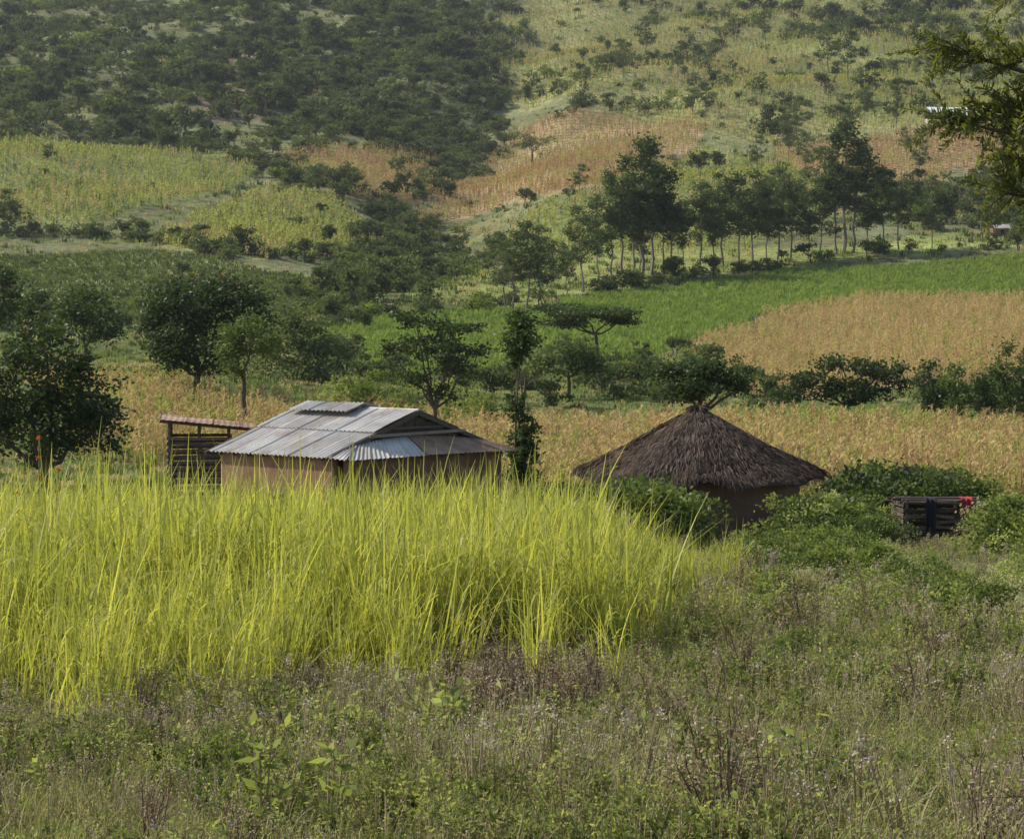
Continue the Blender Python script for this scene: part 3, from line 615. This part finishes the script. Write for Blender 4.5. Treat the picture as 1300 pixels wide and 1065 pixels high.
# distant homesteads
def shack(b,e,w,h,mat,wm):
    x,y=ground_at(b,e); z=float(H(x,y)); o=empty('hillside_house',(x,y,z),.2)
    mb=MB(); wall(mb,(w/2,-w/3),(-w/2,-w/3),-1,h,.2,0,[(w*.4,w*.6,-.9,h*.8)]); wall(mb,(-w/2,-w/3+.22),(-w/2,w/3),-1,h,.2,0); wall(mb,(-w/2+.22,w/3),(w/2,w/3),-1,h,.2,0); wall(mb,(w/2,w/3-.22),(w/2,-w/3+.22),-1,h,.2,0)
    mb.obj('walls',[wm],parent=o); mb=MB()
    corr(mb,(-w*.58,-w*.45,h-.1),(w*.58,-w*.45,h-.1),(-w*.58,0,h+w*.25),(w*.58,0,h+w*.25),0,0,.4,.01); corr(mb,(-w*.58,w*.45,h-.1),(w*.58,w*.45,h-.1),(-w*.58,0,h+w*.25),(w*.58,0,h+w*.25),0,0,.4,.01)
    mb.obj('roof',[mat],parent=o)
M_bright=solid('new_iron_sheet',(.7,.72,.75),(.8,.82,.85),1,.6,0,.02)
M_paleplaster=solid('pale_plaster',(.3,.28,.24),(.45,.42,.37),1)
shack(1200,158,9,1.3,M_bright,M_paleplaster); shack(1268,300,2.4,1.2,M_metal,M_mudd)

# ------------------------------------------------------------ napier grass
def napier(seed,n=40,h=1.72):
    g=np.random.default_rng(seed); mb=MB()
    b=np.column_stack([g.normal(0,.16,(n,2)),np.full(n,-.05)])
    az=g.uniform(0,6.28,n); hh=h*np.clip(g.normal(.72,.24,n),.3,1.25); ln=np.abs(g.normal(.18,.22,n)); dr=np.clip(g.normal(.08,.15,n),0,.55)
    mb.blades(b,az,hh,ln,dr,g.uniform(.016,.036,n),6,0,np.clip(g.normal(.5,.25,n),0,1),g)
    k=14; z=g.uniform(.3,1.1,k); bb=np.column_stack([g.normal(0,.12,(k,2)),z])
    mb.blades(bb,g.uniform(0,6.28,k),g.uniform(.45,.75,k),g.uniform(.6,1.3,k),g.uniform(.4,1.3,k),g.uniform(.018,.032,k),5,0,g.random(k),g)
    k=8; mb.blades(np.column_stack([g.normal(0,.15,(k,2)),np.zeros(k)]),g.uniform(0,6.28,k),g.uniform(.4,1.3,k),g.uniform(.2,.8,k),g.uniform(.1,.9,k),.02,5,1,g.random(k),g)
    return src(mb,[M_grass,M_straw])
GP=np.array([(-13,17.6),(-8,17.6),(-3.9,17.9),(-2.4,18.7),(-.9,20.1),(.1,22.5),(1.15,27.0),(2.1,31.5),(2.75,36),(2.95,41),(1.5,43),(.5,46.5),(-14,47.5)])
p=rng.uniform((-14,16),(4.5,48),(9400,2)); wx_,wy_=p[:,0]+.5*np.sin(p[:,1]*2.1)+rng.normal(0,.25,len(p)),p[:,1]+.8*np.sin(p[:,0]*1.7)+.6*np.sin(p[:,0]*4.1)+rng.normal(0,.8,len(p))
p=p[inside(GP,wx_,wy_)]
p=p[rng.random(len(p))<.30+.65*sm(18,25,p[:,1])]
st=np.column_stack([rng.uniform(-3.5,3.6,90),rng.uniform(18,40,90)]); st=st[(~inside(GP,st[:,0],st[:,1]))&inside(GP,st[:,0]-.9,st[:,1]+1.8)]
p=np.concatenate([p,st])
s=(.85+.10*vnoise(p[:,0],p[:,1],1.6)+.07*vnoise(p[:,0],p[:,1],.6)+rng.normal(0,.13,len(p)))*(1-.42*sm(.6,2.4,p[:,0]))*(.60+.40*sm(18.5,25,p[:,1]))*(1-.07*sm(36,46,p[:,1]))
scatter('napier_grass',p,s,rng.integers(0,8,len(p)),[napier(500+i) for i in range(8)],.09)
print('napier',len(p))

# ------------------------------------------------------------ weeds
def herb(seed,mat,n=7,h=.55,leaf=.05,w=.5,nl=16,tipmat=None,spread=.16,stem=None):
    g=np.random.default_rng(seed); mb=MB()
    for i in range(n):
        a=g.uniform(0,6.28); r=abs(g.normal(0,spread)); b=np.array([r*math.cos(a)*.4,r*math.sin(a)*.4,-.05]); hh=h*g.uniform(.5,1.15)
        tip=np.array([r*math.cos(a)*1.6,r*math.sin(a)*1.6,hh]); pm=(b+tip)/2+np.array([0,0,.05]); pts=np.array([b,pm,tip])
        mb.tube(pts,[.006,.005,.003],4,1,.4)
        t=g.uniform(.15,1,nl)[:,None]; p=b*(1-t)**2+2*pm*t*(1-t)+tip*t*t; 
        mb.leaves(p,ldirs(g,nl,.45),leaf*g.uniform(.6,1.4,nl),leaf*w*g.uniform(.7,1.2,nl),0,np.clip(.25+.5*t[:,0]+g.normal(0,.15,nl),0,1),g)
        if tipmat: 
            k=5; mb.leaves(tip+g.normal(0,.02,(k,3)),ldirs(g,k,.5),.025,.014,2,g.random(k),g)
    return src(mb,[mat,stem or M_straw]+([tipmat] if tipmat else []))
def tuft(seed,mat,n=40,h=.5,w=.01,spread=.12):
    g=np.random.default_rng(seed); mb=MB(); b=np.column_stack([g.normal(0,spread,(n,2)),np.full(n,-.03)])
    mb.blades(b,g.uniform(0,6.28,n),h*g.uniform(.4,1.15,n),g.uniform(.1,.8,n),g.uniform(0,.5,n),w*g.uniform(.7,1.4,n),4,0,g.random(n),g); return src(mb,[mat])
def twigs(seed,h=.7,n=9):
    g=np.random.default_rng(seed); mb=MB()
    for i in range(n):
        a=g.uniform(0,6.28); tip=np.array([math.cos(a)*.28*g.random(),math.sin(a)*.28*g.random(),h*g.uniform(.5,1.1)]); mb.tube([(0,0,-.05),tip*.5+g.normal(0,.03,3),tip],[.008,.006,.003],4,0,.4)
        for j in range(6):
            t=g.uniform(.3,1); p=tip*t; q_=p+g.normal(0,.09,3)+np.array([0,0,.10]); mb.tube([p,(p+q_)/2+.01,q_],[.004,.003,.002],4,0,.4)
            k=4; mb.leaves(q_+g.normal(0,.02,(k,3)),ldirs(g,k,0),.035,.02,1,g.random(k)*.5,g)
    return src(mb,[M_twig,M_straw])
M_purple=leafmat('mauve_flower',(.30,.18,.28),(.5,.36,.46),.3,(1,1,1))
WK=[herb(600,M_weed),herb(601,M_weed,9,.45,.04),herb(602,M_weed2,7,.6,.045,.4,16,M_pale),herb(603,M_weed2,8,.5,.035,.5,20),
    tuft(604,M_weed2),tuft(605,M_weed,50,.45,.012),tuft(606,M_straw,30,.6,.006),herb(607,M_weed,5,.4,.09,.55,9),twigs(608),herb(609,M_weed2,6,.75,.03,.4,10,M_pale),
    herb(610,M_bush,10,.5,.05,.6,22),herb(611,M_weed,5,.5,.10,.45,9,None,.2),herb(612,M_weed,7,.5,.035,.45,14,M_purple)]
p=rng.uniform((-9,8.5),(14,57),(54000,2)); p=p[(np.abs(p[:,0])<.225*p[:,1]+1.0)]
keep=rng.random(len(p))<np.clip(22/p[:,1],.25,1); p=p[keep]
ing=inside(GP,p[:,0],p[:,1]+.7); p=p[~ing|(p[:,1]<22.5)]
p=p[~((p[:,1]>46)&(p[:,0]<3.2))]
v1=vnoise(p[:,0],p[:,1],1.1); v2=vnoise(p[:,0]+40,p[:,1]-9,2.3); u=rng.random(len(p))
k_=np.empty(len(p),int)
A=v1>.15; B=(~A)&(v2>.0); Cc=(~A)&(~B)
k_[A]=rng.choice([0,1,5,10,7,3],A.sum(),p=[.20,.24,.17,.22,.04,.13]); k_[B]=rng.choice([2,3,4,6,5,12],B.sum(),p=[.15,.24,.28,.14,.11,.08]); k_[Cc]=rng.choice([3,4,5,0,6,12,10],Cc.sum(),p=[.19,.26,.18,.13,.10,.05,.09])
br=((p[:,0]-.15)/.6)**2+((p[:,1]-17.8)/1.3)**2<1; k_[br&(u<.3)]=8
k_[(u>.984)]=9; k_[(u>.974)&(u<.982)]=8; k_[(u>.964)&(u<.970)&(p[:,1]<24)]=11
s=rng.uniform(.5,1.05,len(p))*(1+.38*v2)*(.8+.15*sm(20,50,p[:,1]))*(1-.40*sm(1,-3,p[:,0])*sm(13,17,p[:,1]))
ex=np.array([(-.55,15.6),(-.45,15.9),(-.35,15.4),(-1.25,11.9),(-.9,11.7),(1.42,12.6),(1.6,12.9),(3.3,13.5)])
p=np.concatenate([p,ex]); s=np.concatenate([s,np.full(len(ex),.95)]); k_=np.concatenate([k_,np.full(len(ex),11)])
scatter('foreground_weeds',p,s,k_,WK,.12); print('weeds',len(p))

# low shrubs around the yard
def shrub(seed,mat,leaf=.07,n=40,per=45):
    g=np.random.default_rng(seed); mb=MB()
    bl=[(g.normal(0,.25),g.normal(0,.25),.45+g.uniform(-.15,.3),g.uniform(.3,.5),g.uniform(.3,.45)) for _ in range(5)]
    cs=crown(mb,g,bl,n,per,leaf,leaf*.6,.16,0,.3,.3)
    for c in cs[::2]: limb(mb,g,(0,0,-.1),c,.012,.004,1,3,4)
    return src(mb,[mat,M_bark])
SK=[shrub(700,M_bush),shrub(701,M_weed),shrub(702,M_weed2,.06),shrub(703,M_mid),shrub(704,M_dark)]
sp=[];ss=[];sk=[]
def put(b0,b1,d0,d1,n,s0,s1,ks):
    for _ in range(n):
        d=rng.uniform(d0,d1); b=rng.uniform(b0,b1); sp.append(((b-650)/F*d,d)); ss.append(rng.uniform(s0,s1)); sk.append(rng.choice(ks))
put(665,745,61,65,22,1.0,1.6,[0,3,4])        # hedge between the houses
put(758,862,53,56,20,1.3,1.95,[0,1,2,3])     # bush in front of hut wall
put(1010,1110,54,58,22,1.0,1.6,[0,3,1])
put(1085,1230,62,66,26,1.5,2.1,[3,4,0])
put(920,1130,38,50,44,.4,1.0,[0,1,2,3])
put(1130,1250,40,50,16,.3,.55,[1,2])
put(960,1350,26,40,50,.35,.8,[0,1,2,3])
put(930,1350,18,28,20,.2,.42,[0,1,3])
put(-20,900,12.5,19,24,.12,.3,[0,1,3])
put(600,1300,12,18,16,.12,.26,[0,1,3])
put(1262,1340,44,62,24,.9,1.6,[0,2,1])
put(1040,1130,53,56,12,.8,1.2,[3,4])
put(-50,150,62,70,24,.8,1.4,[3,4,0])
put(640,760,47,52,12,.6,.9,[0,1])
put(400,620,130,150,30,1.6,2.6,[0,1,3])
put(690,960,66,72,10,.8,1.3,[0,3])
scatter('yard_shrubs',np.array(sp),np.array(ss),sk,SK)
# tall flowering stalk at left
g=np.random.default_rng(77); mb=MB(); 
for dx,h in ((0,2.3),(.25,1.9),(-.3,1.6)):
    mb.tube([(dx*.3,0,-.1),(dx*.7,.02,h*.5),(dx,0,h)],[.014,.011,.006],5,0,.4)
    for z in (h,h-.25,h-.5):
        k=18; mb.leaves(np.tile([dx,0,z],(k,1)),ldirs(g,k,.1),.045,.016,1,g.random(k),g)
    k=20; z=g.uniform(.2,h-.6,k); mb.leaves(np.column_stack([dx*z/h,0*z,z]),ldirs(g,k,-.1),.13,.05,2,g.random(k),g)
fx,fy=-6.0,30.5; mb.obj('orange_flower_stalk',[M_straw,M_flower,M_weed],(fx,fy,float(H(fx,fy))))

# tree reaching in at top right
def near_tree():
    g=np.random.default_rng(88); x,y=3.75,14.0; z=float(H(x,y)); mb=MB()
    limb(mb,g,(0,0,-.3),(.1,.1,5.6),.14,.05,1,8,8,.02)
    def spray(a,b,n):
        a=np.array(a,float);b=np.array(b,float); limb(mb,g,a,b,.025,.006,1,4,5,.05)
        for i in range(n):
            t=g.uniform(.25,1); p=a+(b-a)*t; d=nrm(nrm(b-a)+g.normal(0,.75,3)); L=g.uniform(.14,.34); q_=p+d*L; q_[2]-=.04
            mb.tube([p,(p+q_)/2,q_],[.004,.003,.002],4,1,.4)
            m_=34; tt=np.linspace(.1,1,m_)[:,None]; c=p+(q_-p)*tt; sgn=np.where(np.arange(m_)%2,1,-1)[:,None]
            sd=nrm(np.cross(d,g.normal(size=3))); mb.leaves(c,sd*sgn+d*.6+g.normal(0,.25,(m_,3)),.05,.015,0,np.clip(g.normal(.5,.2,m_),0,1),g)
    for az,zb,L,up_,n in [(180,3.75,1.25,.10,64),(172,4.0,1.28,.28,58),(190,3.6,.95,.0,46),(200,4.3,1.0,.3,50),(165,3.5,.8,.08,36),(185,4.15,.8,.5,40),(176,3.9,1.1,.0,50),(183,3.45,.9,-.05,40),
        (20,4,1.3,.4,40),(80,4.3,1.3,.4,40),(280,4.5,1.2,.4,30),(320,4.2,1.2,.4,30),(60,5.2,.9,.4,30),(0,5.2,.9,.4,30)]:
        a=math.radians(az); spray((.05,.05,zb),(L*math.cos(a),L*math.sin(a),zb+up_),n)
    mb.obj('acacia_tree',[leafmat('near_acacia_leaf',(.06,.08,.018),(.22,.24,.065),.45,gloss=.3),M_bark],(x,y,z))
near_tree()

# ------------------------------------------------------------ light, haze and camera
az=math.radians(-72); el=math.radians(42)
sdir=Vector((math.sin(az)*math.cos(el),math.cos(az)*math.cos(el),math.sin(el)))
sun=bpy.data.lights.new('sun','SUN'); sun.energy=5.0; sun.angle=math.radians(.53); sun.color=(1,.94,.82)
so=bpy.data.objects.new('sun',sun); so.rotation_euler=sdir.to_track_quat('Z','Y').to_euler(); so.location=(0,0,60); C0.objects.link(so)
w=bpy.data.worlds.new('World'); scene.world=w; w.use_nodes=True; nt=w.node_tree
sk_=nt.nodes.new('ShaderNodeTexSky'); sk_.sky_type='NISHITA'; sk_.sun_disc=False; sk_.sun_elevation=el; sk_.sun_rotation=az; sk_.air_density=1; sk_.dust_density=2
bg=nt.nodes['Background']; bg.inputs[1].default_value=.15; nt.links.new(sk_.outputs[0],bg.inputs[0])
mb=MB(); mb.box((0,700,100),(900,760,190))
m,nt,out=newmat('valley_haze'); vs=nt.nodes.new('ShaderNodeVolumeScatter'); vs.inputs['Density'].default_value=.00008; vs.inputs['Anisotropy'].default_value=.3; vs.inputs['Color'].default_value=(.86,.92,1,1)
nt.links.new(vs.outputs[0],out.inputs['Volume'])
mb.obj('haze',[m])
cam=bpy.data.cameras.new('camera'); cam.sensor_width=36; cam.lens=F/1300*36; cam.clip_start=.5; cam.clip_end=6000
co=bpy.data.objects.new('camera',cam); co.location=(0,0,0); co.rotation_euler=(math.radians(90)-math.atan(132.5/F),0,0); C0.objects.link(co); scene.camera=co
scene.view_settings.view_transform='Standard'; scene.view_settings.look='None'; scene.view_settings.exposure=0
